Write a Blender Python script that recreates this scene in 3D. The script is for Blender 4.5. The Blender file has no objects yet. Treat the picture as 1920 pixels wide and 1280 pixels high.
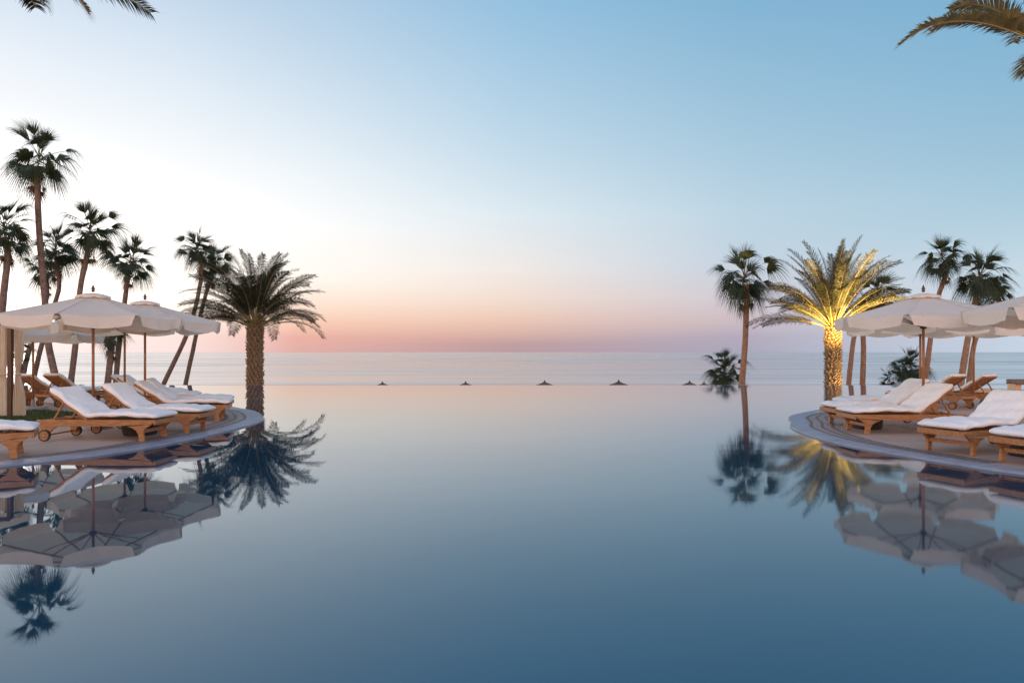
import bpy, math, random
from mathutils import Vector, Matrix, noise

C = bpy.context.scene.collection
F, H = 1280.0, 1.5            # focal length in photo pixels, eye height
R = math.radians
DZ = 0.10                     # deck height
WZ, EY = 0.078, 29.35         # pool water level, distance of the infinity edge

def srgb(*c):
    o = []
    for v in c:
        v /= 255.0
        o.append(v/12.92 if v <= 0.04045 else ((v+0.055)/1.055)**2.4)
    return tuple(o)

def at(px, py, d):
    return Vector(((px-960)/F*d, d, H-(py-660)/F*d))

# ------------------------------------------------------------------ helpers
class MB:
    def __init__(s): s.v, s.f, s.m = [], [], []
    def add(s, vs, fs, mi=0):
        b = len(s.v); s.v += [tuple(v) for v in vs]
        for f in fs: s.f.append([b+i for i in f]); s.m.append(mi)
    def box(s, c, size, rot=None, mi=0):
        x, y, z = [q/2 for q in size]
        p = [Vector(q) for q in ((-x,-y,-z),(x,-y,-z),(x,y,-z),(-x,y,-z),(-x,-y,z),(x,-y,z),(x,y,z),(-x,y,z))]
        if rot is not None: p = [rot @ q for q in p]
        c = Vector(c)
        s.add([q+c for q in p], [(0,3,2,1),(4,5,6,7),(0,1,5,4),(1,2,6,5),(2,3,7,6),(3,0,4,7)], mi)
    def bar(s, a, b, w, h, mi=0):
        a, b = Vector(a), Vector(b); d = b-a
        q = d.to_track_quat('X', 'Z').to_matrix()
        s.box((a+b)/2, (d.length, w, h), q, mi)
    def tube(s, pts, rad, n=10, cap=True, mi=0, jit=0, rng=None):
        pts = [Vector(p) for p in pts]; base = len(s.v); ref = None
        for i, p in enumerate(pts):
            t = (pts[min(i+1, len(pts)-1)]-pts[max(i-1, 0)]).normalized()
            if ref is None:
                ref = t.orthogonal().normalized()
            ref = (ref - t*ref.dot(t)).normalized(); bi = t.cross(ref)
            r = rad[i] if isinstance(rad, (list, tuple)) else rad
            for k in range(n):
                a = 2*math.pi*k/n; rr = r*(1+(rng.uniform(-jit, jit) if rng else 0))
                s.v.append(tuple(p+(ref*math.cos(a)+bi*math.sin(a))*rr))
        for i in range(len(pts)-1):
            for k in range(n):
                a, b = base+i*n+k, base+i*n+(k+1) % n
                s.f.append([a, b, b+n, a+n]); s.m.append(mi)
        if cap:
            s.f.append([base+k for k in range(n)][::-1]); s.m.append(mi)
            s.f.append([base+(len(pts)-1)*n+k for k in range(n)]); s.m.append(mi)
    def lathe(s, prof, c=(0,0,0), n=24, mi=0, ripple=0):
        base = len(s.v); c = Vector(c)
        for r, z in prof:
            for k in range(n):
                a = 2*math.pi*k/n; rr = r*(1-(ripple if k % 2 else 0))
                s.v.append(tuple(c+Vector((rr*math.cos(a), rr*math.sin(a), z))))
        for i in range(len(prof)-1):
            for k in range(n):
                a, b = base+i*n+k, base+i*n+(k+1) % n
                s.f.append([a, b, b+n, a+n]); s.m.append(mi)
        s.f.append([base+k for k in range(n)][::-1]); s.m.append(mi)
        s.f.append([base+(len(prof)-1)*n+k for k in range(n)]); s.m.append(mi)
    def prism(s, poly, y0, y1, mi=0):          # polygon in x,z extruded along y
        n = len(poly)
        vs = [(x, y0, z) for x, z in poly]+[(x, y1, z) for x, z in poly]
        fs = [list(range(n)), list(range(n, 2*n))[::-1]]+[[i, i+n, (i+1) % n+n, (i+1) % n] for i in range(n)]
        s.add(vs, fs, mi)
    def build(s, name, mat, parent=None, smooth=False, bevel=0):
        me = bpy.data.meshes.new(name); me.from_pydata(s.v, [], s.f)
        for mm in (mat if isinstance(mat, (list, tuple)) else [mat]): me.materials.append(mm)
        me.polygons.foreach_set('material_index', s.m)
        if smooth: me.polygons.foreach_set('use_smooth', [True]*len(me.polygons))
        me.update()
        o = bpy.data.objects.new(name, me); C.objects.link(o)
        if parent: o.parent = parent
        if bevel:
            b = o.modifiers.new('bevel', 'BEVEL'); b.width = bevel; b.segments = 2; b.limit_method = 'ANGLE'
        return o

def tag(o, label=None, cat=None, group=None, kind=None):
    if label: o['label'] = label
    if cat: o['category'] = cat
    if group: o['group'] = group
    if kind: o['kind'] = kind
    return o

def empty(name, loc=(0,0,0), rz=0):
    o = bpy.data.objects.new(name, None); C.objects.link(o)
    o.location = loc; o.rotation_euler = (0, 0, rz); o.empty_display_size = .3
    return o

def copy_tree(o, parent=None):
    c = o.copy(); C.objects.link(c); c.parent = parent
    for ch in list(o.children): copy_tree(ch, c)
    return c

# ---------------------------------------------------------------- materials
def mat(name):
    m = bpy.data.materials.new(name); m.use_nodes = True
    nt = m.node_tree; return m, nt, nt.nodes, nt.links, nt.nodes['Principled BSDF']

def coord(N, L, scale=(1,1,1), which='Object'):
    t = N.new('ShaderNodeTexCoord'); mp = N.new('ShaderNodeMapping')
    L.new(t.outputs[which], mp.inputs['Vector']); mp.inputs['Scale'].default_value = scale
    return mp.outputs['Vector']

def nz(N, L, vec, scale, detail=4, rough=.55):
    n = N.new('ShaderNodeTexNoise'); n.inputs['Scale'].default_value = scale
    n.inputs['Detail'].default_value = detail; n.inputs['Roughness'].default_value = rough
    if vec: L.new(vec, n.inputs['Vector'])
    return n.outputs['Fac']

def ramp(N, L, fac, stops):
    r = N.new('ShaderNodeValToRGB'); e = r.color_ramp.elements
    while len(e) > 1: e.remove(e[-1])
    e[0].position = stops[0][0]; e[0].color = (*stops[0][1], 1)
    for p, c in stops[1:]:
        q = e.new(p); q.color = (*c, 1)
    L.new(fac, r.inputs['Fac']); return r.outputs['Color']

def bump(N, L, h, b, strength, dist, prev=None):
    n = N.new('ShaderNodeBump'); n.inputs['Strength'].default_value = strength
    n.inputs['Distance'].default_value = dist; L.new(h, n.inputs['Height'])
    if prev is not None: L.new(prev, n.inputs['Normal'])
    if b is not None: L.new(n.outputs['Normal'], b.inputs['Normal'])
    return n.outputs['Normal']

def noisy(name, c1, c2, scale=6, rough=.7, stretch=(1,1,1), bs=.2, bd=.01, bscale=None, detail=5):
    m, nt, N, L, b = mat(name)
    v = coord(N, L, stretch); f = nz(N, L, v, scale, detail)
    L.new(ramp(N, L, f, [(.3, c1), (.7, c2)]), b.inputs['Base Color'])
    b.inputs['Roughness'].default_value = rough
    if bs: bump(N, L, nz(N, L, v, bscale or scale*4, 4), b, bs, bd)
    return m

M = {}
M['wood'] = noisy('teak wood', (.25,.095,.032), (.47,.215,.085), 5, .5, (1.2,9,9), .25, .002, 14)
M['dark_wood'] = noisy('dark stained wood', (.045,.02,.012), (.11,.05,.028), 6, .5, (8,8,1), .2, .002)
M['pole_wood'] = noisy('varnished pole wood', (.27,.10,.035), (.42,.18,.07), 5, .35, (9,9,1), .1, .001)
M['rubber'] = noisy('black tyre rubber', (.02,.02,.022), (.045,.04,.04), 30, .7)
M['metal'] = noisy('dull steel', (.25,.25,.27), (.4,.4,.42), 20, .35); M['metal'].node_tree.nodes['Principled BSDF'].inputs['Metallic'].default_value = .9
M['concrete'] = noisy('cast concrete umbrella base', (.24,.23,.25), (.42,.4,.42), 14, .7, bs=.3, bd=.004)
M['rattan'] = noisy('dark woven rattan', (.012,.010,.010), (.05,.038,.032), 40, .55, (1,1,3), .6, .006, 60)
M['thatch'] = noisy('weathered palm thatch', (.05,.035,.03), (.16,.12,.10), 12, .9, (6,6,2), .6, .03)
M['plaster'] = noisy('peach rendered wall', (.62,.36,.22), (.75,.46,.30), 4, .8)
M['stone'] = noisy('brown stone cap', (.14,.09,.075), (.24,.17,.14), 8, .8)
M['sand'] = noisy('pale beach sand', (.32,.25,.19), (.46,.38,.30), .7, .9, bs=.3, bd=.03)

def fabric(name, col, col2, trans=.25, wr=.004, wscale=7, tcol=None):
    m, nt, N, L, b = mat(name)
    v = coord(N, L)
    f = nz(N, L, v, 3, 5)
    c = ramp(N, L, f, [(.3, col), (.7, col2)])
    L.new(c, b.inputs['Base Color']); b.inputs['Roughness'].default_value = .85
    v2 = coord(N, L, (1, 3, 1))
    n1 = bump(N, L, nz(N, L, v2, wscale, 4, .6), None, .8, wr*6)
    n2 = bump(N, L, nz(N, L, v, 160, 2), b, .25, .0015, n1)
    if trans:
        t = N.new('ShaderNodeBsdfTranslucent'); L.new(n2, t.inputs['Normal'])
        if tcol: t.inputs['Color'].default_value = (*tcol, 1)
        else: L.new(c, t.inputs['Color'])
        mx = N.new('ShaderNodeMixShader'); mx.inputs[0].default_value = trans
        L.new(b.outputs[0], mx.inputs[1]); L.new(t.outputs[0], mx.inputs[2])
        L.new(mx.outputs[0], N['Material Output'].inputs['Surface'])
    return m
M['canvas'] = fabric('umbrella canvas', (.86,.80,.75), (.92,.86,.81), .42, .003, 3, (1,.76,.53))
M['cushion'] = fabric('white cotton mattress cover', (.85,.81,.82), (.92,.89,.89), 0, .006, 5)
M['curtain'] = fabric('cream curtain cloth', (.76,.66,.55), (.85,.76,.66), .30, .003, 5)

def leafmat(name, c1, c2, c3, trans=.22, rough=.5):
    m, nt, N, L, b = mat(name)
    v = coord(N, L)
    f = nz(N, L, v, 2.2, 6, .7)
    c = ramp(N, L, f, [(.32, c1), (.5, c2), (.68, c3)])
    L.new(c, b.inputs['Base Color']); b.inputs['Roughness'].default_value = rough
    t = N.new('ShaderNodeBsdfTranslucent'); L.new(c, t.inputs['Color'])
    mx = N.new('ShaderNodeMixShader'); mx.inputs[0].default_value = trans
    L.new(b.outputs[0], mx.inputs[1]); L.new(t.outputs[0], mx.inputs[2])
    L.new(mx.outputs[0], N['Material Output'].inputs['Surface'])
    return m
M['fan_leaf'] = leafmat('fan palm leaf', (.018,.035,.018), (.035,.055,.022), (.085,.075,.030))
M['fan_dry'] = leafmat('dry fan palm leaf', (.09,.05,.025), (.14,.08,.04), (.20,.12,.06), .1, .8)
M['date_leaf'] = leafmat('date palm leaflet', (.014,.020,.012), (.030,.034,.017), (.065,.055,.024), .25)
M['date_leaf_gold_lit'] = leafmat('golden green date palm leaflet with painted warm light', (.12,.11,.045), (.26,.20,.08), (.46,.29,.11), .4)  # golden leaf, lightened so its colour carries warm lamplight on the frond
M['rachis'] = noisy('palm frond rib', (.22,.17,.07), (.36,.26,.11), 3, .5, bs=0)
M['petiole'] = noisy('fan palm leaf stalk', (.05,.05,.022), (.12,.10,.04), 3, .6, bs=0)
M['shrub'] = leafmat('dark shrub leaf', (.012,.025,.014), (.03,.045,.025), (.05,.06,.03), .1)

def trunkmat(name, c1, c2, rings):
    m, nt, N, L, b = mat(name)
    v = coord(N, L)
    f = nz(N, L, v, 5, 6)
    L.new(ramp(N, L, f, [(.3, c1), (.7, c2)]), b.inputs['Base Color'])
    b.inputs['Roughness'].default_value = .85
    w = N.new('ShaderNodeTexWave'); w.bands_direction = 'Z'; w.inputs['Scale'].default_value = rings
    w.inputs['Distortion'].default_value = 2.5; w.inputs['Detail'].default_value = 3
    L.new(v, w.inputs['Vector'])
    n1 = bump(N, L, w.outputs['Fac'], None, .6, .03)
    bump(N, L, nz(N, L, v, 30, 4), b, .5, .01, n1)
    return m
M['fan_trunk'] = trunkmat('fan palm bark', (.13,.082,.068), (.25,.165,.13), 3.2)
M['fan_trunk_warmlit'] = trunkmat('fan palm bark with painted warm light', (.24,.125,.075), (.40,.22,.14), 3.2)  # lighter, oranger copy of the bark; warm light painted into the colour
M['date_trunk'] = trunkmat('date palm bark core', (.09,.05,.03), (.17,.10,.06), 5)
M['boot'] = noisy('cut date palm leaf bases', (.13,.08,.045), (.36,.25,.15), 9, .85, bs=.4, bd=.01)

# deck paving
m, nt, N, L, b = mat('pinkish sandstone paving'); M['paving'] = m
v = coord(N, L, which='Object')
f1 = nz(N, L, v, .6, 6, .6); f2 = nz(N, L, v, 45, 3, .7)
c = ramp(N, L, f1, [(.3, (.44,.32,.27)), (.7, (.58,.43,.37))])
c2 = ramp(N, L, f2, [(.35, (.72,.70,.70)), (.7, (1,1,1))])
mx = N.new('ShaderNodeMix'); mx.data_type = 'RGBA'; mx.blend_type = 'MULTIPLY'; mx.inputs[0].default_value = .6
L.new(c, mx.inputs[6]); L.new(c2, mx.inputs[7])
br = N.new('ShaderNodeTexBrick'); br.inputs['Scale'].default_value = 1.0
br.inputs['Brick Width'].default_value = 2.4; br.inputs['Row Height'].default_value = 1.8
br.inputs['Mortar Size'].default_value = .012; br.inputs['Mortar Smooth'].default_value = .4
br.inputs['Color1'].default_value = (1,1,1,1); br.inputs['Color2'].default_value = (.92,.92,.92,1); br.inputs['Mortar'].default_value = (.42,.38,.38,1)
L.new(v, br.inputs['Vector'])
mx2 = N.new('ShaderNodeMix'); mx2.data_type = 'RGBA'; mx2.blend_type = 'MULTIPLY'; mx2.inputs[0].default_value = .9
L.new(mx.outputs[2], mx2.inputs[6]); L.new(br.outputs['Color'], mx2.inputs[7])
L.new(mx2.outputs[2], b.inputs['Base Color']); b.inputs['Roughness'].default_value = .7
bump(N, L, f2, b, .35, .006)

# coping stone: slate blue slabs
m, nt, N, L, b = mat('slate blue coping stone'); M['coping'] = m
v = coord(N, L)
L.new(ramp(N, L, nz(N, L, v, 2.5, 6, .6), [(.3, (.20,.225,.30)), (.7, (.33,.35,.43))]), b.inputs['Base Color'])
b.inputs['Roughness'].default_value = .42
bump(N, L, nz(N, L, v, 60, 3), b, .25, .003)

M['joint'] = noisy('dark grout', (.10,.10,.12), (.16,.16,.18), 20, .9, bs=0)
M['seam'] = noisy('canvas seam stitching', (.48,.45,.45), (.56,.53,.52), 20, .9, bs=0)
# pebble mosaic
def pebble(name, a, bb):
    m, nt, N, L, b = mat(name)
    v = coord(N, L)
    vo = N.new('ShaderNodeTexVoronoi'); vo.inputs['Scale'].default_value = 24; L.new(v, vo.inputs['Vector'])
    L.new(ramp(N, L, vo.outputs['Distance'], [(.15, a), (.6, bb)]), b.inputs['Base Color'])
    b.inputs['Roughness'].default_value = .6
    bump(N, L, vo.outputs['Distance'], b, -.5, .01) if False else bump(N, L, vo.outputs['Distance'], b, .5, .008)
    return m
M['pebble_dark'] = pebble('dark pebble mosaic', (.26,.21,.21), (.13,.10,.10))
M['pebble_light'] = pebble('pale pebble mosaic', (.52,.44,.44), (.30,.24,.24))

# lawn
m, nt, N, L, b = mat('lawn soil and grass'); M['lawn'] = m
v = coord(N, L)
L.new(ramp(N, L, nz(N, L, v, 30, 5, .7), [(.3, (.018,.035,.008)), (.7, (.06,.095,.022))]), b.inputs['Base Color'])
b.inputs['Roughness'].default_value = .9
M['grass'] = leafmat('grass blade', (.02,.045,.010), (.045,.085,.018), (.08,.11,.03), .2)

# pool water: deep blue body, clear still surface with the faintest ripple
m, nt, N, L, b = mat('still pool water'); M['pool'] = m
b.inputs['Base Color'].default_value = (.008,.050,.092,1)
b.inputs['IOR'].default_value = 2.05; b.inputs['Specular Tint'].default_value = (.42,.78,1,1)
v = coord(N, L, (1, 1, 1))
tcp = N.new('ShaderNodeTexCoord'); spx = N.new('ShaderNodeSeparateXYZ'); L.new(tcp.outputs['Object'], spx.inputs[0])
nn0 = N.new('ShaderNodeMath'); nn0.operation = 'MULTIPLY_ADD'; L.new(nz(N, L, coord(N, L, (.12, .08, 1)), 1, 3), nn0.inputs[0])
nn0.inputs[1].default_value = 9; L.new(spx.outputs[0], nn0.inputs[2])
mr = N.new('ShaderNodeMapRange'); mr.inputs[1].default_value = -2; mr.inputs[2].default_value = 12   # a light breeze roughens one side
mr.inputs[3].default_value = .010; mr.inputs[4].default_value = .055
L.new(nn0.outputs[0], mr.inputs[0]); L.new(mr.outputs[0], b.inputs['Roughness'])
n1 = bump(N, L, nz(N, L, coord(N, L, (.55, 1.2, 1)), 1.6, 2, .5), None, .03, .02)
bump(N, L, nz(N, L, coord(N, L, (.12, 1.0, 1)), 1.2, 2, .4), b, .03, .02, n1)

# sea
m, nt, N, L, b = mat('calm sea water'); M['sea'] = m
b.inputs['IOR'].default_value = 2.1
tcn = N.new('ShaderNodeTexCoord'); sp_ = N.new('ShaderNodeSeparateXYZ'); L.new(tcn.outputs['Object'], sp_.inputs[0])
lg = N.new('ShaderNodeMath'); lg.operation = 'LOGARITHM'; L.new(sp_.outputs[1], lg.inputs[0]); lg.inputs[1].default_value = 2.718
def seanoise(sx, sy, det):
    mx_ = N.new('ShaderNodeMath'); mx_.operation = 'MULTIPLY'; L.new(sp_.outputs[0], mx_.inputs[0]); mx_.inputs[1].default_value = sx
    my_ = N.new('ShaderNodeMath'); my_.operation = 'MULTIPLY'; L.new(lg.outputs[0], my_.inputs[0]); my_.inputs[1].default_value = sy
    cb_ = N.new('ShaderNodeCombineXYZ'); L.new(mx_.outputs[0], cb_.inputs[0]); L.new(my_.outputs[0], cb_.inputs[1])
    return nz(N, L, cb_.outputs[0], 1.0, det, .55)
st, st2 = seanoise(.0016, 5.0, 3), seanoise(.007, 15, 2)
add = N.new('ShaderNodeMath'); add.operation = 'ADD'; L.new(st, add.inputs[0]); L.new(st2, add.inputs[1])
L.new(ramp(N, L, add.outputs[0], [(.0, (.16,.21,.25)), (1, (.16,.21,.25))]), b.inputs['Base Color'])
mr = N.new('ShaderNodeMapRange'); mr.inputs[1].default_value = .80; mr.inputs[2].default_value = 1.2
mr.inputs[3].default_value = .09; mr.inputs[4].default_value = .26
L.new(add.outputs[0], mr.inputs[0]); L.new(mr.outputs[0], b.inputs['Roughness'])

# -------------------------------------------------------------------- world
w = bpy.data.worlds.new('World'); bpy.context.scene.world = w; w.use_nodes = True
N, L = w.node_tree.nodes, w.node_tree.links
bg = N['Background']
tc = N.new('ShaderNodeTexCoord'); sep = N.new('ShaderNodeSeparateXYZ'); L.new(tc.outputs['Generated'], sep.inputs[0])
def mth(op, a, b=None, clamp=False):
    n = N.new('ShaderNodeMath'); n.operation = op; n.use_clamp = clamp
    for i, q in enumerate((a, b)):
        if q is None: continue
        if isinstance(q, (int, float)): n.inputs[i].default_value = q
        else: L.new(q, n.inputs[i])
    return n.outputs[0]
X_, Y_, Z_ = sep.outputs
elev = mth('ARCSINE', mth('MINIMUM', mth('MAXIMUM', Z_, 0.0), 1.0))
u = mth('DIVIDE', elev, math.pi/2)
u = mth('POWER', u, .5)                            # finer steps near the horizon
hyp = mth('SQRT', mth('ADD', mth('MULTIPLY', X_, X_), mth('ADD', mth('MULTIPLY', Y_, Y_), 1e-6)))
s_ = mth('DIVIDE', X_, hyp)
def sky_ramp(stops):
    return ramp(N, L, u, [((e/90)**.5, tuple(v*k for v in srgb(*c))) for e, c, k in stops])
SK = {
 -.60: [(0,(255,240,240),1.0),(1.2,(255,238,234),1.1),(3,(255,244,236),1.4),(6,(255,248,240),1.7),(10,(255,251,248),1.45),(13.5,(253,253,254),1.12),(16.5,(247,250,254),1),(19,(237,243,251),1),(22,(221,233,246),1),(28,(180,206,230),1),(45,(128,172,208),1),(90,(95,145,190),1)],
 -.44: [(0,(250,226,226),1),(1.2,(253,228,222),1),(3,(255,240,228),1.15),(6,(255,248,240),1.35),(10,(255,251,248),1.2),(13.5,(251,252,253),1.02),(16.5,(240,246,251),1),(19,(229,239,248),1),(22,(215,229,243),1),(28,(180,206,230),1),(45,(128,172,208),1),(90,(95,145,190),1)],
 -.30: [(0,(218,172,168),1),(1.2,(234,178,166),1),(2.4,(250,205,182),1),(4,(255,230,212),1.02),(6,(255,246,236),1.06),(10,(253,252,251),1.04),(14,(241,247,251),1),(19,(217,231,243),1),(24,(193,215,234),1),(30,(167,198,226),1),(90,(92,142,190),1)],
  .00: [(0,(184,156,164),1),(.7,(192,158,160),1),(1.8,(222,184,171),1),(2.8,(236,201,184),1),(4.5,(243,221,208),1),(7,(241,234,230),1),(11.5,(222,234,241),1),(16,(198,220,235),1),(20,(180,210,231),1),(27,(150,193,224),1),(90,(88,138,188),1)],
  .32: [(0,(166,166,186),1),(1.2,(178,170,188),1),(2.6,(204,188,195),1),(4.5,(208,204,213),1),(7,(196,210,224),1),(11,(188,212,227),1),(17,(164,199,221),1),(27,(128,178,211),1),(90,(85,135,186),1)],
  .60: [(0,(196,210,226),1),(1.5,(198,211,226),1),(3,(204,217,229),1),(6,(196,216,228),1),(9.5,(174,205,222),1),(14,(154,193,216),1),(21,(130,180,212),1),(35,(106,156,198),1),(90,(84,134,184),1)],
}
keys = sorted(SK)
col = sky_ramp(SK[keys[0]])
for a, bk in zip(keys, keys[1:]):
    mr = N.new('ShaderNodeMapRange'); mr.interpolation_type = 'LINEAR'
    mr.inputs[1].default_value = a; mr.inputs[2].default_value = bk
    L.new(s_, mr.inputs[0])
    mx = N.new('ShaderNodeMix'); mx.data_type = 'RGBA'
    L.new(mr.outputs[0], mx.inputs[0]); L.new(col, mx.inputs[6]); L.new(sky_ramp(SK[bk]), mx.inputs[7])
    col = mx.outputs[2]
# the sky behind the viewer: pale pink above, bright
back = sky_ramp([(0,(255,205,165),2.6),(7,(255,212,178),2.6),(13,(255,228,216),2.0),(22,(250,232,232),1.6),(45,(205,212,232),1.2),(90,(100,145,190),1)])
mr = N.new('ShaderNodeMapRange'); mr.interpolation_type = 'SMOOTHSTEP'
mr.inputs[1].default_value = -.05; mr.inputs[2].default_value = .6
L.new(mth('MULTIPLY', Y_, -1.0), mr.inputs[0])
mx = N.new('ShaderNodeMix'); mx.data_type = 'RGBA'
L.new(mr.outputs[0], mx.inputs[0]); L.new(col, mx.inputs[6]); L.new(back, mx.inputs[7]); col = mx.outputs[2]
# physical sky mixed in thinly
sk = N.new('ShaderNodeTexSky'); sk.sky_type = 'NISHITA'; sk.sun_disc = False
SUN_E, SUN_AZ = R(5), R(-42)
sk.sun_elevation = SUN_E; sk.sun_rotation = SUN_AZ
sm = N.new('ShaderNodeMix'); sm.data_type = 'RGBA'; sm.blend_type = 'ADD'; sm.inputs[0].default_value = 0.0012
L.new(col, sm.inputs[6]); L.new(sk.outputs[0], sm.inputs[7])
L.new(sm.outputs[2], bg.inputs['Color']); bg.inputs['Strength'].default_value = 1.0

sun = bpy.data.lights.new('sun', 'SUN'); sun.energy = .55; sun.angle = R(14); sun.color = (1,.83,.72)
so = bpy.data.objects.new('sun', sun); C.objects.link(so)
dirv = Vector((math.sin(SUN_AZ)*math.cos(SUN_E), math.cos(SUN_AZ)*math.cos(SUN_E), math.sin(SUN_E)))
so.rotation_euler = dirv.to_track_quat('Z', 'Y').to_euler(); so.location = dirv*60

# --------------------------------------------------------------- the setting
def sheet(name, pts, z, mt, parent=None):
    mb = MB(); mb.add([(x, y, z) for x, y in pts], [list(range(len(pts)))])
    return mb.build(name, mt, parent)

mb = MB()
ys = [120, 150, 200, 300, 500, 1000, 2500, 8000, 25000, 70000]
for i, y in enumerate(ys):
    wd = max(400, y*1.6)
    mb.v += [(-wd + 2*wd*k/16, y, -8.0) for k in range(17)]
for i in range(len(ys)-1):
    for k in range(16):
        a = i*17+k; mb.f.append([a, a+1, a+18, a+17]); mb.m.append(0)
tag(mb.build('sea', M['sea'], smooth=True), kind='structure')

# terrace land beyond the pool's edge falling to the beach
def ground_z(y):
    P = [(29.5,-1.5),(45,-1.9),(60,-2.7),(95,-5.0),(120,-6.6),(180,-10)]
    if y <= P[0][0]: return P[0][1]
    for (a, za), (b_, zb) in zip(P, P[1:]):
        if y <= b_: return za+(zb-za)*(y-a)/(b_-a)
    return P[-1][1]
mb = MB(); ny, nx = 40, 60
for j in range(ny+1):
    y = 29.5+(180-29.5)*j/ny
    for i in range(nx+1):
        x = -260+520*i/nx
        mb.v.append((x, y, ground_z(y)+.15*noise.noise(Vector((x*.07, y*.07, 0)))))
for j in range(ny):
    for i in range(nx):
        a = j*(nx+1)+i; mb.f.append([a, a+1, a+nx+2, a+nx+1]); mb.m.append(0)
tag(mb.build('beach', M['sand'], smooth=True), kind='structure')

tag(sheet('pool_water', [(-45,-2),(45,-2),(45,EY),(-45,EY)], WZ, M['pool']), kind='structure')
mb = MB(); mb.box((0, EY+.1, -1.3), (90, .2, 2*(1.3+WZ)-.012))
tag(mb.build('pool_edge_wall', M['coping']), kind='structure')
mb = MB(); mb.box((0, -9, -.4), (110, 19.2, 1.0))
tag(mb.build('terrace', M['paving']), kind='structure')

def catmull(P, n=10):
    P = [Vector((*p, 0)) for p in P]; out = []
    for i in range(len(P)-1):
        p0 = P[max(i-1, 0)]; p1 = P[i]; p2 = P[i+1]; p3 = P[min(i+2, len(P)-1)]
        for k in range(n):
            t = k/n
            out.append(.5*((2*p1)+(p2-p0)*t+(2*p0-5*p1+4*p2-p3)*t*t+(3*p1-p0-3*p2+p3)*t**3))
    out.append(P[-1]); return out

def offset(P, d):
    out = []
    for i, p in enumerate(P):
        t = (P[min(i+1, len(P)-1)]-P[max(i-1, 0)]).normalized()
        out.append(p+Vector((-t.y, t.x, 0))*d)
    return out

def deck(name, pts, side, outer, paver_tag):
    P = catmull(pts)                                 # side=+1: land to the left of travel
    mb = MB(); n = len(P)
    poly = [(p.x, p.y) for p in P]+outer
    k = len(poly)
    mb.add([(x, y, DZ) for x, y in poly]+[(x, y, -.6) for x, y in poly],
           [list(range(k))]+[[i, (i+1) % k, (i+1) % k+k, i+k] for i in range(k)])
    d = mb.build(name, M['paving']); tag(d, kind='structure')
    i0, i1 = 20, n-20
    # coping: wider at the tip of the lobe, like the photo
    mb = MB(); vs = []
    O0 = offset(P, -.02*side)
    for i in range(n):
        t = max(0, 1-abs(i-tip)/45.0) if (tip := paver_tag) else 0
        wdt = .31
        q = offset(P, side*wdt)[i]; o = O0[i]
        vs += [(o.x, o.y, -.5), (o.x, o.y, DZ-.006), (o.x+(q.x-o.x)*.03, o.y+(q.y-o.y)*.03, DZ+.006), (q.x, q.y, DZ+.006)]
    fs = [[4*i+j, 4*(i+1)+j, 4*(i+1)+j+1, 4*i+j+1] for i in range(n-1) for j in range(3)]
    mb.add(vs, fs); mb.build('coping', M['coping'], d)
    mb = MB(); acc = 0
    for i in range(1, n-1):
        acc += (P[i]-P[i-1]).length
        if acc < .62: continue
        acc = 0; a_ = offset(P, -.012*side)[i]; b_ = offset(P, side*.31)[i]; t_ = (P[i+1]-P[i-1]).normalized()*.004
        mb.add([a_-t_+Vector((0,0,DZ+.0085)), a_+t_+Vector((0,0,DZ+.0085)), b_+t_+Vector((0,0,DZ+.0085)), b_-t_+Vector((0,0,DZ+.0085))], [(0,1,2,3)])
    mb.build('coping_joint', M['joint'], d)
    # pebble courses following the coping
    for dark in (True, False):
        mb = MB()
        for k_ in range(6):
            if (k_ % 2 == 0) != dark: continue
            vs = []; rngi = range(max(i0, tip-60), min(i1, tip+45))
            for i in rngi:
                t = max(0, 1-abs(i-tip)/45.0); wdt = .31
                sp = .055+.04*(t*t*(3-2*t))
                A = offset(P, side*(wdt+.02+k_*sp))[i]; B = offset(P, side*(wdt+.02+(k_+.62)*sp))[i]
                vs += [(A.x, A.y, DZ+.004), (B.x, B.y, DZ+.004)]
            mb.add(vs, [[2*i, 2*i+2, 2*i+3, 2*i+1] for i in range(len(vs)//2-1)])
        mb.build('pebble_inlay', M['pebble_dark' if dark else 'pebble_light'], d)
    return d, P
LP = [(-34,1.0),(-16,2.2),(-10.5,4.2),(-7.8,6.4),(-6.34,8.45),(-5.66,9.43),(-5.34,10.4),(-5.15,11.79),(-5.1,12.8),(-5.14,13.7),(-5.33,14.6),(-6.05,16.1),(-6.93,17.2),(-7.9,18.4),(-9.2,19.8),(-11.5,21),(-14.5,21.9),(-20,22.6),(-40,23)]
deck('pool_deck', LP, 1, [(-60,23),(-60,1.0)], 95)
RP = [(34,1.0),(16,2.2),(10.5,4.0),(7.3,6.2),(5.96,7.89),(5.62,8.6),(5.37,9.28),(5.12,10.24),(5.05,11.06),(5.10,12.0),(5.28,12.9),(5.65,13.78),(6.02,14.8),(6.58,15.6),(7.58,16.7),(8.6,17.7),(9.6,19.2),(11.5,21),(14.5,22.2),(20,23),(40,23.4)]
deck('pool_deck', RP, -1, [(60,23.4),(60,1.0)], 108)

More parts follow.
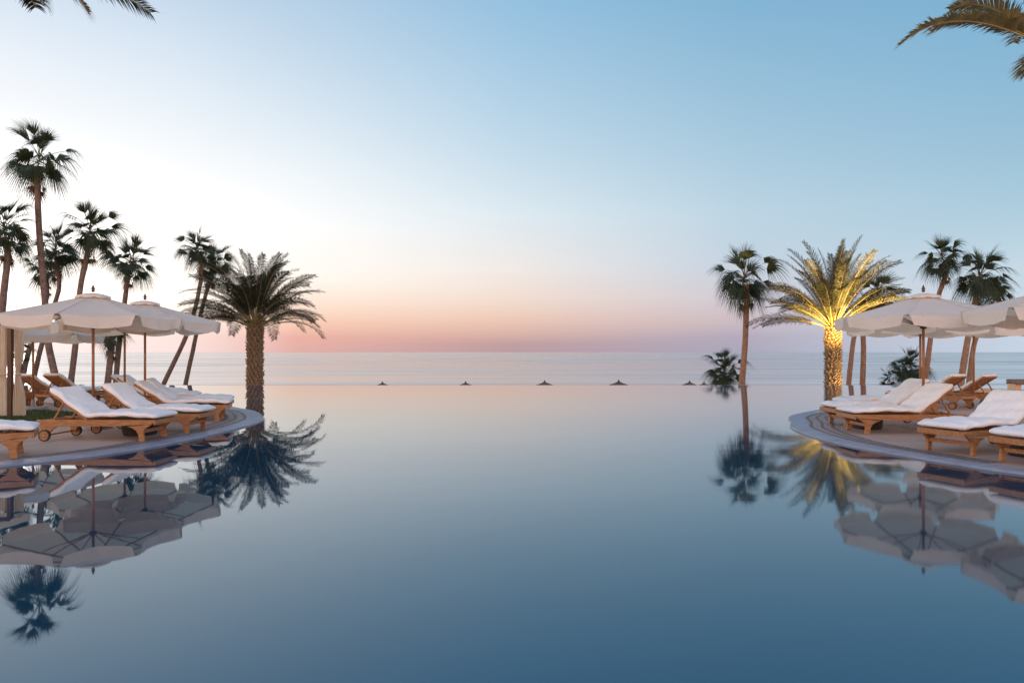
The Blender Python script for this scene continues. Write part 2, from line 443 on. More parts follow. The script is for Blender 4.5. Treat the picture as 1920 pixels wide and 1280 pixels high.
# lawn island on the left deck
rng = random.Random(5)
mb = MB(); cx, cy = -12.9, 14.3; ring = []
for k in range(48):
    a = 2*math.pi*k/48; rr = 3.15*(1+.05*math.sin(2*a+.6)+.03*math.sin(3*a))
    ring.append((cx+rr*1.08*math.cos(a), cy+rr*.72*math.sin(a)))
mb.add([(x, y, DZ+.012) for x, y in ring], [list(range(48))])
lawn = mb.build('lawn', M['lawn']); tag(lawn, kind='structure')
mb = MB()
for _ in range(16000):
    a = rng.uniform(0, 2*math.pi); q = math.sqrt(rng.random())*.985
    rr = 3.15*(1+.05*math.sin(2*a+.6)+.03*math.sin(3*a))*q
    x, y = cx+rr*1.08*math.cos(a), cy+rr*.72*math.sin(a)
    if x < -13.6: continue
    h = rng.uniform(.03,.065); b_ = rng.uniform(0, 6.28); dx, dy = math.cos(b_)*.006, math.sin(b_)*.006
    l1, l2 = rng.uniform(-.03,.03), rng.uniform(-.03,.03)
    mb.add([(x-dx, y-dy, DZ+.01), (x+dx, y+dy, DZ+.01), (x+l1, y+l2, DZ+.01+h)], [(0,1,2)])
tag(mb.build('grass', M['grass']), 'short dark green grass around the cream curtained cabana', 'grass', kind='stuff')

# ----------------------------------------------------------------- loungers
HX, HZ = .80, .36             # hinge
ANG = R(39)
def cushion_mesh(seed, ang):
    rng = random.Random(seed); ph = [rng.uniform(0, 6.28) for _ in range(8)]
    path = []
    bl = .74
    for i in range(27):
        t = i/26; path.append((HX-math.cos(ang)*bl*(1-t)-.005, HZ+math.sin(ang)*bl*(1-t)))
    for i in range(1, 37):
        t = i/36; path.append((HX+t*1.13, HZ+.035*math.sin(t*math.pi)*(1-.2*t)-.01*t))
    # smooth the knee
    for _ in range(7):
        q = path[:]
        for i in range(1, len(path)-1):
            q[i] = tuple((path[i-1][k]+2*path[i][k]+path[i+1][k])/4 for k in (0, 1))
        path = q
    n = 28; mb = MB(); T = .044; W = .345
    np_ = len(path)
    for i, (x, z) in enumerate(path):
        a, b_ = path[max(i-1, 0)], path[min(i+1, np_-1)]
        tx, tz = b_[0]-a[0], b_[1]-a[1]; l = math.hypot(tx, tz); tx /= l; tz /= l
        nx_, nz_ = -tz, tx
        e = min(i, np_-1-i); sc = 1 if e > 2 else (.35, .80, .95)[e]
        for k in range(n):
            th = 2*math.pi*k/n; cc, ss = math.cos(th), math.sin(th)
            yy = W*math.copysign(abs(cc)**.45, cc)*(1 if e > 1 else (.93, .985)[e])
            hh = T*math.copysign(abs(ss)**.6, ss)*sc
            wr = .007*math.sin(yy*23+ph[0]+i*.28)+.006*math.sin(yy*11-i*.33+ph[1])+.006*math.sin(i*.75+yy*6+ph[2])
            wr += .008*noise.noise(Vector((i*.35+seed*9, yy*9, seed)))
            if ss > 0: hh += wr*sc
            if ss < -.1 and abs(cc) > .6: hh -= .006*(1+math.sin(i*.5+ph[3]+cc))*sc   # loose hem hanging over the rail
            mb.v.append((x+nx_*(hh+T*.9), yy+.004*math.sin(i*.6+ph[4]), z+nz_*(hh+T*.9)))
    for i in range(np_-1):
        for k in range(n):
            a, b_ = i*n+k, i*n+(k+1) % n
            mb.f.append([a, b_, b_+n, a+n]); mb.m.append(0)
    mb.f.append(list(range(n))[::-1]); mb.m.append(0)
    mb.f.append([(np_-1)*n+k for k in range(n)]); mb.m.append(0)
    return mb

def make_lounger(seed, ang=ANG):
    root = empty('sun_lounger')
    for s in (-1, 1):
        y0 = s*.335; y1 = y0-s*.035
        # side rail dips in brackets at wheels and legs
        top = .335; bot = .235
        pl = [(0,top-.02),(.0,bot+.055),(.10,bot+.03),(.4,bot-.005),(1.2,bot),(1.85,bot+.03),(1.9,top-.03),(1.9,top),(.02,top)]
        mb = MB(); mb.prism(pl, min(y0,y1), max(y0,y1)); mb.build('side_rail', M['wood'], root, bevel=.004)
        # foot leg: curved flare at the top
        ya, yb = s*.333+s*.004, s*.333-s*.036
        leg = [(1.66,0),(1.745,0),(1.73,.10),(1.735,.17),(1.78,.215),(1.86,bot+.028),(1.47,bot-.002),(1.56,.205),(1.62,.16),(1.65,.10)]
        mb = MB(); mb.prism(leg, min(ya,yb), max(ya,yb)); mb.build('leg', M['wood'], root, bevel=.004)
        br = [(.135,.075),(.205,.075),(.225,.13),(.27,.19),(.36,bot),(.03,bot+.04),(.09,.19),(.12,.13)]
        mb = MB(); mb.prism(br, min(ya,yb), max(ya,yb)); mb.build('wheel_bracket', M['wood'], root, bevel=.004)
        # wheel, tyre and hub
        yw = s*.372
        wh = MB(); rot = Matrix.Rotation(R(90), 3, 'X')
        def disc(mb, r0, r1, th, n=22):
            for yy, rr in ((-th/2, r0), (-th/2, r1), (th/2, r1), (th/2, r0)):
                for k in range(n):
                    a = 2*math.pi*k/n; mb.v.append((.17+rr*math.cos(a), yw+yy, .092+rr*math.sin(a)))
            for q in range(4):
                for k in range(n):
                    a, b_ = q*n+k, q*n+(k+1) % n; c_, d_ = ((q+1) % 4)*n+(k+1) % n, ((q+1) % 4)*n+k
                    mb.f.append([a, b_, c_, d_]); mb.m.append(0)
        disc(wh, .004, .074, .034); wo = wh.build('wheel', M['wood'], root)
        ty = MB(); disc(ty, .073, .090, .038); ty.build('tyre', M['rubber'], wo)
        hb = MB(); disc(hb, .001, .02, .050, 12); hb.build('hub', M['metal'], wo)
    mb = MB(); mb.tube([(.17,-.36,.092),(.17,.36,.092)], .014, 8); mb.build('axle', M['wood'], root)
    mb = MB(); mb.box((1.697,0,.155), (.03,.60,.055)); mb.build('stretcher', M['wood'], root, bevel=.003)
    mb = MB(); mb.box((1.905,0,.295), (.03,.67,.075)); mb.build('end_board', M['wood'], root, bevel=.004)
    mb = MB(); mb.box((.03,0,.29), (.04,.60,.06)); mb.build('cross_rail', M['wood'], root, bevel=.004)
    mb = MB()
    for k in range(11): mb.box((HX+.08+k*.098, 0, .322), (.07,.59,.02))
    mb.build('seat_slats', M['wood'], root)
    # backrest: frame of two stiles with cross slats, hinged at the seat
    Rm = Matrix.Rotation(ang, 3, 'Y')
    def bk(u_, y, d_): # u_ along the back from the hinge, d_ off the back
        return Vector((HX, 0, .335))+Vector((-math.cos(ang)*u_-math.sin(ang)*d_*-1*-1, y, math.sin(ang)*u_-math.cos(ang)*d_))
    mb = MB()
    for s in (-1, 1): mb.bar(bk(0,s*.285,.0), bk(.75,s*.285,.0), .04, .04)
    for u_ in (.02, .735): mb.bar(bk(u_,-.27,0), bk(u_,.27,0), .05, .03)
    mb.build('backrest_frame', M['wood'], root, bevel=.003)
    mb = MB()
    for k in range(8):
        u_ = .09+k*.08
        p = bk(u_, 0, -.006); mb.box(p, (.066,.53,.016), Rm)
    mb.build('backrest_slats', M['wood'], root)
    mb = MB()
    top_ = bk(.50, 0, .03)
    for s in (-1, 1): mb.bar((top_.x, s*.22, top_.z), (.20, s*.22, .30), .025, .025)
    mb.bar((.20,-.28,.30),(.20,.28,.30), .03, .03)
    mb.build('prop', M['wood'], root)
    cushion_mesh(seed, ang).build('cushion', M['cushion'], root, smooth=True)
    return root

protos = [make_lounger(k, a) for k, a in ((1, R(36)), (2, R(38)), (3, R(35)))]
S = 1.0
spots = [   # x, y of the head end, direction of the foot (deg), proto, label
 (-7.50,11.10,-2,0,'front teak lounger beside the cabana lawn, shown whole with both wheels'),
 (-7.32,12.12,0,1,'white lounger directly behind the front one beside the cabana lawn'),
 (-7.68,13.62,17,2,'lounger with its foot closest to the rounded deck tip near the dark date palm'),
 (-8.04,14.60,17,0,'lounger mostly hidden behind the one closest to the rounded deck tip'),
 (-9.50,16.18,14,1,'lounger with raised wooden back beside the thinnest umbrella pole'),
 (-10.4,17.40,20,2,'farthest lounger beside the open pool, only its foot cushion showing near leaning palms'),
 (-11.95,17.35,65,1,'orange slatted back lounger seen from behind past the cabana lawn'),
 (-12.95,17.75,62,0,'lounger partly hidden by the cream cabana curtain, wooden back to the viewer'),
 (-8.20,8.43,30,2,'cropped white lounger end with one leg, at the edge below the cabana lawn'),
 (7.75,11.95,180,1,'teak lounger with the rattan drum table behind its legs and umbrella pole behind its cushion'),
 (7.98,13.12,180,2,'white lounger between two others in the row before the golden lit palm'),
 (8.85,14.45,180,0,'rearmost of the three white loungers in front of the golden lit palm trunk'),
 (11.12,16.62,118,1,'orange backed lounger on two wheels, the one closer to the golden lit palm'),
 (12.42,17.42,118,2,'orange backed lounger on two wheels next to the curved peach wall'),
 (7.66,10.16,203,0,'large white lounger with its foot board turned to the pool, under the cropped umbrella'),
 (8.00,9.05,200,1,'cropped white lounger end standing over the ribbed drum table'),
]
used = set()
for x, y, a, k, lab in spots:
    o = protos[k] if k not in used else copy_tree(protos[k]); used.add(k)
    o.location = (x, y, DZ); o.rotation_euler = (0, 0, R(a)); o.scale = (S, S, S)
    tag(o, lab, 'sun lounger', 'teak sun loungers with white cushions on the pool decks')

# --------------------------------------------------------------- umbrellas
def make_umbrella(seed):
    rng = random.Random(seed); root = empty('market_umbrella')
    RR, Z0, Z1 = 1.50, 2.03, 2.44          # rim radius, rim height, top height (above deck)
    nseg = 8
    def corner(k, r=RR): return r*math.cos(2*math.pi*k/nseg), r*math.sin(2*math.pi*k/nseg)
    def prof(v): return Z0+(Z1-Z0)*(1-v)**1.04   # slightly hollow slope
    mb = MB(); nu, nv = 10, 12
    for k in range(nseg):
        base = len(mb.v)
        for j in range(nv+1):
            v = .04+.96*j/nv
            ax, ay = corner(k, RR*v); bx, by = corner(k+1, RR*v)
            for i in range(nu+1):
                u_ = i/nu; x, y = ax+(bx-ax)*u_, ay+(by-ay)*u_
                sag = math.sin(math.pi*u_)*(.05*v)
                z = prof(v)-sag*.8+.010*noise.noise(Vector((x*2.5, y*2.5, seed)))+.004*noise.noise(Vector((x*9, y*9, seed)))
                mb.v.append((x*(1-sag*.12), y*(1-sag*.12), z))
        for j in range(nv):
            for i in range(nu):
                a = base+j*(nu+1)+i; mb.f.append([a, a+nu+1, a+nu+2, a+1]); mb.m.append(0)
    can = mb.build('canopy', M['canvas'], root, smooth=True)
    # seams over the ribs
    mb = MB()
    for k in range(nseg):
        pts = []
        for j in range(9):
            v = .12+.88*j/8; x, y = corner(k, RR*v); pts.append((x, y, prof(v)+.004))
        mb.tube(pts, .006, 5)
    mb.build('seam', M['seam'], can)
    # valance flaps
    mb = MB(); nu, nv = 18, 5
    for k in range(nseg):
        ax, ay = corner(k); bx, by = corner(k+1); base = len(mb.v)
        nrm = Vector(((ax+bx)/2, (ay+by)/2, 0)).normalized()
        wv = rng.uniform(0, 6.28)
        for j in range(nv+1):
            for i in range(nu+1):
                u_ = i/nu; t = j/nv
                e = min(u_, 1-u_)
                dep = .185*min(1, (1-(1-min(1, e/.055))**2)**.5*.92+.08)+.012*math.cos((u_-.5)*6)
                gap = .018+.014*t if e < .5 else 0
                uu = gap+(1-2*gap)*u_
                sag = math.sin(math.pi*u_)*.04
                out = .012*math.sin(u_*9+wv)*t+.02*t+.012*math.sin(u_*21+wv*2)*t
                mb.v.append((ax+(bx-ax)*uu+nrm.x*out, ay+(by-ay)*uu+nrm.y*out, Z0-sag-dep*t+.0))
        for j in range(nv):
            for i in range(nu):
                a = base+j*(nu+1)+i; mb.f.append([a, a+1, a+nu+2, a+nu+1]); mb.m.append(0)
    mb.build('valance', M['canvas'], root, smooth=True)
    # vent cap with scalloped rim
    mb = MB(); n = 64
    for rr, zz in ((.02,.045),(.10,.038),(.19,.018),(.29,-.012),(.31,-.055)):
        for k in range(n):
            a = 2*math.pi*k/n; sc = abs(math.sin(a*4))
            z = Z1+.004+zz+(.022*(1-sc) if rr > .3 else 0)
            f_ = 1/max(math.cos(((a+math.pi/8) % (math.pi/4))-math.pi/8), .5)
            r_ = rr*(math.cos(math.pi/8)*f_)
            mb.v.append((r_*math.cos(a+math.pi/8), r_*math.sin(a+math.pi/8), z-.01))
    for i in range(4):
        for k in range(n):
            a, b_ = i*n+k, i*n+(k+1) % n; mb.f.append([a, a+n, b_+n, b_]); mb.m.append(0)
    mb.f.append(list(range(n))); mb.m.append(0)
    mb.build('vent_cap', M['canvas'], root, smooth=True)
    mb = MB(); mb.tube([(0,0,.02),(0,0,Z1-.02)], .024, 12); mb.build('pole', M['pole_wood'], root, smooth=True)
    mb = MB(); mb.lathe([(.018,Z1+.06),(.03,Z1+.075),(.022,Z1+.10),(.034,Z1+.12),(.02,Z1+.15),(.006,Z1+.19)], n=12)
    mb.build('finial', M['dark_wood'], root, smooth=True)
    for k in range(nseg):
        ax, ay = corner(k, RR*.985); mx_, my_ = corner(k, RR*.55); hx, hy = corner(k, .05)
        mb = MB(); mb.bar((hx*1.2, hy*1.2, Z1-.06), (ax, ay, Z0-.022), .012, .02); rb = mb.build('rib', M['pole_wood'], root)
        mb = MB(); mb.bar((hx, hy, Z0-.16), (mx_, my_, prof(.55)-.055), .011, .016); mb.build('strut', M['pole_wood'], rb)
    mb = MB(); mb.lathe([(.05,Z0-.2),(.055,Z0-.18),(.055,Z0-.13),(.04,Z0-.12)], n=16); mb.build('hub', M['dark_wood'], root)
    mb = MB(); mb.lathe([(.30,0),(.31,.015),(.31,.05),(.27,.075),(.09,.085),(.045,.10),(.04,.26),(.03,.27)], n=32)
    mb.build('base', M['concrete'], root, smooth=False)
    return root
up = [make_umbrella(7), make_umbrella(8)]
US = [  # x, y, rotation, z scale, xy scale, label
 (-7.67,12.5,12,1.0,1.0,0,'largest white umbrella, over the front pair of loungers beside the cabana'),
 (-7.72,14.36,7,1.0,1.0,1,'white umbrella behind the largest one, its corner pointing at the dark date palm'),
 (-8.93,15.74,24,1.0,1.0,0,'umbrella with canopy hidden behind two others, its thin pole between their poles'),
 (-11.66,16.62,22,.90,1.0,1,'low bluish white umbrella beside the cabana curtain'),
 (7.55,12.53,5,1.0,1.0,0,'white umbrella with pointed finial beside the golden lit palm'),
 (8.42,10.1,20,1.0,1.0,1,'large umbrella cut off by the photo edge over the large white lounger'),
 (9.18,15.35,28,.98,1.0,1,'umbrella just behind the pointed finial one, its pole almost touching that pole'),
 (11.78,17.42,20,.99,1.05,0,'umbrella whose pole stands between the two orange backed loungers'),
]
used = set()
for x, y, a, zs, xs, k, lab in US:
    o = up[k] if k not in used else copy_tree(up[k]); used.add(k)
    o.location = (x, y, DZ); o.rotation_euler = (0, 0, R(a)); o.scale = (xs, xs, zs)
    tag(o, lab, 'umbrella', 'white octagonal umbrellas on the pool decks')

# rattan side tables
def make_table():
    root = empty('side_table')
    mb = MB(); mb.lathe([(.22,0),(.245,.02),(.262,.2),(.268,.36),(.255,.375)], n=72, ripple=.035); mb.build('woven_drum', M['rattan'], root)
    mb = MB(); mb.lathe([(.262,.376),(.272,.385),(.272,.40),(.262,.406)], n=40); mb.build('table_top', M['rattan'], root)
    return root
tb = make_table()
for i, (x, y, s, lab) in enumerate([(-6.33,11.62,1.05,'dark rattan drum table between the front loungers beside the cabana lawn'),
                     (6.52,12.54,1,'dark rattan drum table behind the lounger legs near the golden lit palm'),
                     (6.98,9.22,.95,'ribbed rattan drum table under the cropped lounger near the coping')]):
    o = tb if i == 0 else copy_tree(tb)
    o.location = (x, y, DZ); o.scale = (s, s, s*.8 if i == 2 else s*(.56 if i == 0 else .7))
    tag(o, lab, 'side table', 'rattan drum tables by the loungers')

# --------------------------------------------------------------- cabana
cb = empty('cabana', (-10.8, 14.7, DZ)); tag(cb, 'cabana corner with dark post and tied cream curtains on the lawn', 'cabana')
def curtain(ax, ay, bx, by, seed, tie):
    """pleated cloth from top rail a-b gathered at the tie point then flaring"""
    mb = MB(); nu, nv = 60, 26; A, B = Vector((ax, ay, 0)), Vector((bx, by, 0)); d = B-A; nn = Vector((-d.y, d.x, 0)).normalized()
    for j in range(nv+1):
        t = j/nv; z = 1.97-1.94*t
        tt = .54
        w_ = 1+.25*max(0,t-tt)-.55*math.exp(-((t-tt)/.16)**2)-(.12 if t < tt else .0)
        cen = .5*(1-w_)*(0 if tie == 0 else 1)
        for i in range(nu+1):
            u_ = i/nu
            p = A+d*((u_*w_)+(1-w_)*tie)
            amp = .028*(.6+.4*w_)
            off = amp*math.sin(u_*2*math.pi*9+seed+.4*math.sin(t*3))+.01*math.sin(u_*31+t*4)
            mb.v.append((p.x+nn.x*off, p.y+nn.y*off, z))
    for j in range(nv):
        for i in range(nu):
            a = j*(nu+1)+i; mb.f.append([a, a+1, a+nu+2, a+nu+1]); mb.m.append(0)
    o = mb.build('curtain', M['curtain'], cb, smooth=True)
    tm = MB(); z = 1.97-1.94*.54; c = A+d*(.45*.5+.55*tie)
    hw = d.length*.25; q = d.normalized()
    tm.tube([c+Vector((0,0,z))+q*hw*math.cos(a)+nn*.05*math.sin(a) for a in [2*math.pi*k/20 for k in range(21)]], .014, 6)
    tm.build('tie', M['curtain'], o, smooth=True)
mb = MB(); mb.box((0,0,1.05), (.09,.09,2.1)); mb.build('post', M['dark_wood'], cb, bevel=.005)
mb = MB(); mb.box((-3.0,0,1.05), (.09,.09,2.1)); mb.build('post', M['dark_wood'], cb, bevel=.005)
mb = MB(); mb.box((0,-2.9,1.05), (.09,.09,2.1)); mb.build('post', M['dark_wood'], cb, bevel=.005)
mb = MB(); mb.box((-3.0,-2.9,1.05), (.09,.09,2.1)); mb.build('post', M['dark_wood'], cb, bevel=.005)
mb = MB()
mb.bar((-3.2,0,2.14),(.1,0,2.14),.07,.08); mb.bar((-3.2,-2.9,2.14),(.1,-2.9,2.14),.07,.08)
mb.build('roof_beam', M['dark_wood'], cb)
curtain(-.78,0,-.075,0,1.0,.93); curtain(.075,0,.30,0,2.5,.25)
mb = MB(); nn_ = 40      # cloth roof with a scalloped fringe
ring = [(.34,.12),(-3.15,.12),(-3.15,-3.05),(.34,-3.05)]
mb.add([(x, y, 2.19) for x, y in ring]+[(-1.5,-1.45,2.42)], [(0,1,4),(1,2,4),(2,3,4),(3,0,4)])
for q in range(4):
    (x0,y0),(x1,y1) = ring[q], ring[(q+1)%4]; b0 = len(mb.v)
    for i in range(nn_+1):
        t = i/nn_; x, y = x0+(x1-x0)*t, y0+(y1-y0)*t
        mb.v += [(x,y,2.19),(x,y,2.07-.045*abs(math.sin(t*math.pi*10)))]
    for i in range(nn_): mb.f.append([b0+2*i,b0+2*i+2,b0+2*i+3,b0+2*i+1]); mb.m.append(0)
mb.build('cloth_roof', M['curtain'], cb)
# hanging lantern inside, its glow warms the curtain
ln = empty('lantern', (-11.9, 13.6, DZ+1.78)); tag(ln, 'small warm lit lantern hanging inside the cabana', 'lantern')
mb = MB(); mb.lathe([(.06,-.1),(.09,-.08),(.09,.08),(.03,.14),(.01,.35)], n=12)
m, nt, N, L, b = mat('lantern glass'); b.inputs['Emission Color'].default_value = (1,.6,.25,1); b.inputs['Emission Strength'].default_value = 8; b.inputs['Base Color'].default_value = (.8,.6,.4,1)
mb.build('shade', m, ln)
pl = bpy.data.lights.new('lantern_light', 'POINT'); pl.energy = 22; pl.color = (1,.62,.30); pl.shadow_soft_size = .1
po = bpy.data.objects.new('lantern_light', pl); C.objects.link(po); po.location = (-11.75, 13.9, 1.85)

# ------------------------------------------------------------------- palms
def fan_leaf(mb, o, az, el, pet, blade, nl, rng, mi=0, sp=None, dr=None):
    h = Vector((math.cos(az), math.sin(az), 0))
    pts = [Vector(o)]; e = el; p = Vector(o); st = 5
    for k in range(st):
        d = h*math.cos(e)+Vector((0,0,math.sin(e)))
        p = p+d*pet/st; pts.append(p.copy()); e -= .10*max(.2, math.cos(e))+.01
    mb.tube(pts, [.020-.002*k for k in range(len(pts))], 4, cap=False, mi=1)
    f = (h*math.cos(e)+Vector((0,0,math.sin(e)))).normalized()
    s = f.cross(Vector((0,0,1)))
    s = (s if s.length > .1 else Vector((-h.y, h.x, 0))).normalized(); u_ = s.cross(f)
    tilt = rng.uniform(-1.0,1.0); s, u_ = s*math.cos(tilt)+u_*math.sin(tilt), u_*math.cos(tilt)-s*math.sin(tilt)
    span = sp or R(rng.uniform(60, 90)); dr = dr or rng.uniform(.45,1.05)
    for i in range(nl):
        a = -span+2*span*(i+.5)/nl+rng.uniform(-.03,.03)
        dvec = (f*math.cos(a)+s*math.sin(a)+u_*(.22*abs(math.sin(a)))).normalized()
        Ln = blade*(1-.28*(abs(a)/span)**1.5)*rng.uniform(.88,1.08)
        side = dvec.cross(u_).normalized()
        hw = Ln*.5*(span*2/nl)*.55
        rows = []
        for t, wv in ((.0,.15),(.22,.80),(.38,.85),(.56,.42),(.80,.24),(1.0,.02)):
            q = pts[-1]+dvec*Ln*t*(1-.10*t)+Vector((0,0,-1))*Ln*dr*max(0,t-.40)**1.5*1.3
            rows.append((q, hw*wv*(1 if t > .3 else 1)))
        b_ = len(mb.v)
        for q, ww in rows: mb.v += [tuple(q-side*ww), tuple(q+side*ww)]
        for r_ in range(len(rows)-1): mb.f.append([b_+2*r_, b_+2*r_+1, b_+2*r_+3, b_+2*r_+2]); mb.m.append(mi)

def fan_crown_mb(rad, seed, n=36, low=-40, nl=24):
    rng = random.Random(seed); mb = MB(); n = int(n*.98)
    for k in range(n):
        t = (k+.5)/n
        el = R(86-(86-low)*t**1.0)+rng.uniform(-.3,.3)
        az = k*2.39996+rng.uniform(-.3,.3)
        pet = rad*(.32+.14*math.sin(math.pi*min(1,t*1.2)))*(rng.uniform(.25,.6) if k % 3 == 0 else rng.uniform(.7,1.3))
        sz = rng.uniform(.50,.70)
        fan_leaf(mb, (rng.uniform(-.05,.05), rng.uniform(-.05,.05), .10+.35*(1-t)), az, el, pet, rad*sz, nl, rng,
                 sp=(R(rng.uniform(22,50)) if t < .22 else R(rng.uniform(52,86))), dr=(rng.uniform(.1,.35) if t < .25 else rng.uniform(.5,1.15)))
    return mb
def dry_mb(rad, seed, n=14):
    rng = random.Random(seed); mb = MB()
    for k in range(n):
        az = k*2.39996; z = rng.uniform(-.45,.08)
        if k % 3 == 0:
            fan_leaf(mb, (0,0,z), az, R(rng.uniform(-70,-48)), rad*.22, rad*.28, 9, rng, 0)
        h = Vector((math.cos(az), math.sin(az), 0)); p = Vector((0,0,z-.15))+h*.10
        mb.bar(p, p+h*.16+Vector((0,0,.20)), .05, .02, 1)
    return mb

def fan_palm(d, crown, trunk, rad_px, lab, seed, r0=.17, warm=False, n=36, low=-38, group='tall fan palms beyond the pool edge'):
    """crown=(px,py) of the crown centre; trunk=list of px points downward from it"""
    pts = [at(px, py, d) for px, py in trunk]
    a, b_ = pts[-2], pts[-1]; gz = ground_z(d)-.1
    dd = (b_-a); k = (gz-b_.z)/dd.z if abs(dd.z) > .01 else 1
    end = b_+dd*k; end.x = b_.x+(end.x-b_.x)*.7; end.z = gz; pts.append(end)
    top = at(crown[0], crown[1], d)
    root = empty('fan_palm', end)
    root['crownz'] = 0; del root['crownz']
    rp = [(p-end) for p in [top+(pts[0]-top)*.35]+pts]
    # resample smoothly
    Q = []
    for i in range(len(rp)-1):
        p0, p1, p2, p3 = rp[max(i-1,0)], rp[i], rp[i+1], rp[min(i+2,len(rp)-1)]
        for q in range(6):
            t = q/6; Q.append(.5*((2*p1)+(p2-p0)*t+(2*p0-5*p1+4*p2-p3)*t*t+(3*p1-p0-3*p2+p3)*t**3))
    Q.append(rp[-1]); n_ = len(Q)
    rng = random.Random(seed)
    r0 *= .76
    mb = MB(); mb.tube(Q, [r0*(.95+.35*(i/n_)**2+.10*math.exp(-i/2.0)) for i in range(n_)], 12, jit=.05, rng=rng)
    mb.build('trunk', M['fan_trunk_warmlit' if warm else 'fan_trunk'], root, smooth=True)
    R_ = rad_px/F*d
    c = fan_crown_mb(R_, seed, n, low).build('crown', [M['fan_leaf'], M['petiole']], root)
    c.location = top-end+Vector((0,0,-.15*R_)); c.rotation_euler = (rng.uniform(-.1,.1), rng.uniform(-.1,.1), rng.uniform(0,6.28))
    c2 = dry_mb(R_, seed+50).build('dry_leaves', [M['fan_dry'], M['boot']], root)
    c2.location = (rp[1]*.55+rp[0]*.45)
    return tag(root, lab, 'palm tree', group)

fan_palm(34, (72,298), [(70,345),(74,440),(84,560),(90,640),(104,710)], 84, 'tallest fan palm, bare trunk rising behind the largest umbrella', 11, .185)
fan_palm(33, (8,428), [(15,478),(8,540),(2,600),(-6,690)], 80, 'broad fan palm cropped by the photo edge just below the tallest palm', 12, .19)
fan_palm(37, (104,470), [(108,508),(111,535),(105,562),(80,640),(63,712)], 62, 'fan palm with kinked slim trunk between the tallest palm and its neighbour', 13, .14)
fan_palm(35, (170,432), [(163,478),(150,545),(142,640),(133,718)], 72, 'fan palm rising straight behind the peak of the biggest umbrella', 14, .17)
fan_palm(37, (247,492), [(240,515),(234,565),(225,630),(218,705)], 62, 'fan palm with spiky crown over the second umbrella finial', 15, .16)
fan_palm(39, (82,505), [(88,535),(84,575),(60,637),(43,705)], 48, 'low hanging crown tucked behind the tallest palm trunk', 16, .16, n=26, low=-60)
fan_palm(36, (207,622), [(208,655),(205,690),(202,720)], 46, 'short fan palm showing its leaves only beneath the umbrella canopies', 17, .20, n=28, low=-60)
fan_palm(40, (369,468), [(378,506),(370,560),(350,628),(306,722)], 54, 'taller of the two slim leaning fan palms beside the dark date palm', 18, .15)
fan_palm(41, (402,494), [(392,530),(376,590),(362,655),(347,725)], 54, 'lower of the two slim leaning fan palms, its crown touching the dark date palm', 19, .15)
fan_palm(36, (36,668), [(38,690),(39,715)], 30, 'small low fan palm glimpsed beside the cabana curtain', 20, .13, n=22)
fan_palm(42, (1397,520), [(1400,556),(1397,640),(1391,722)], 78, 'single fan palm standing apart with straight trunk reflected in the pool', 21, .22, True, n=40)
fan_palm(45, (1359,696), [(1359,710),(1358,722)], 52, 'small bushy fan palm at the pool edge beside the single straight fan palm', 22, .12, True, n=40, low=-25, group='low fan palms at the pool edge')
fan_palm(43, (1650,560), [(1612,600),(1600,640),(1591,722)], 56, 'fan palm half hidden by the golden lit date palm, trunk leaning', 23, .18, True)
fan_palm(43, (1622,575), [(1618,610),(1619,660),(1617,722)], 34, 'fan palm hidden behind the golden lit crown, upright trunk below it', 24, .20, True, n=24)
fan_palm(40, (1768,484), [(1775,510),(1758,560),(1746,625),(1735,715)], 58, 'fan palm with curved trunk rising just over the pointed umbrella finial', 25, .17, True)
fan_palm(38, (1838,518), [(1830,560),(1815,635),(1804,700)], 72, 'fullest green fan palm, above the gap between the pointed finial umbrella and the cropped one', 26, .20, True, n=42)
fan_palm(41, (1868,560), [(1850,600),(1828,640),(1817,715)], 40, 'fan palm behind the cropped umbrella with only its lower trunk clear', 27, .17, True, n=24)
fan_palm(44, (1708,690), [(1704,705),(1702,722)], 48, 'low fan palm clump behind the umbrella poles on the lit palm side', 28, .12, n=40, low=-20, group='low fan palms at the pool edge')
fan_palm(44, (1667,716), [(1668,722),(1668,728)], 28, 'smallest low fan palm beside the far lounger cushion', 29, .09, n=18, low=-15, group='low fan palms at the pool edge')

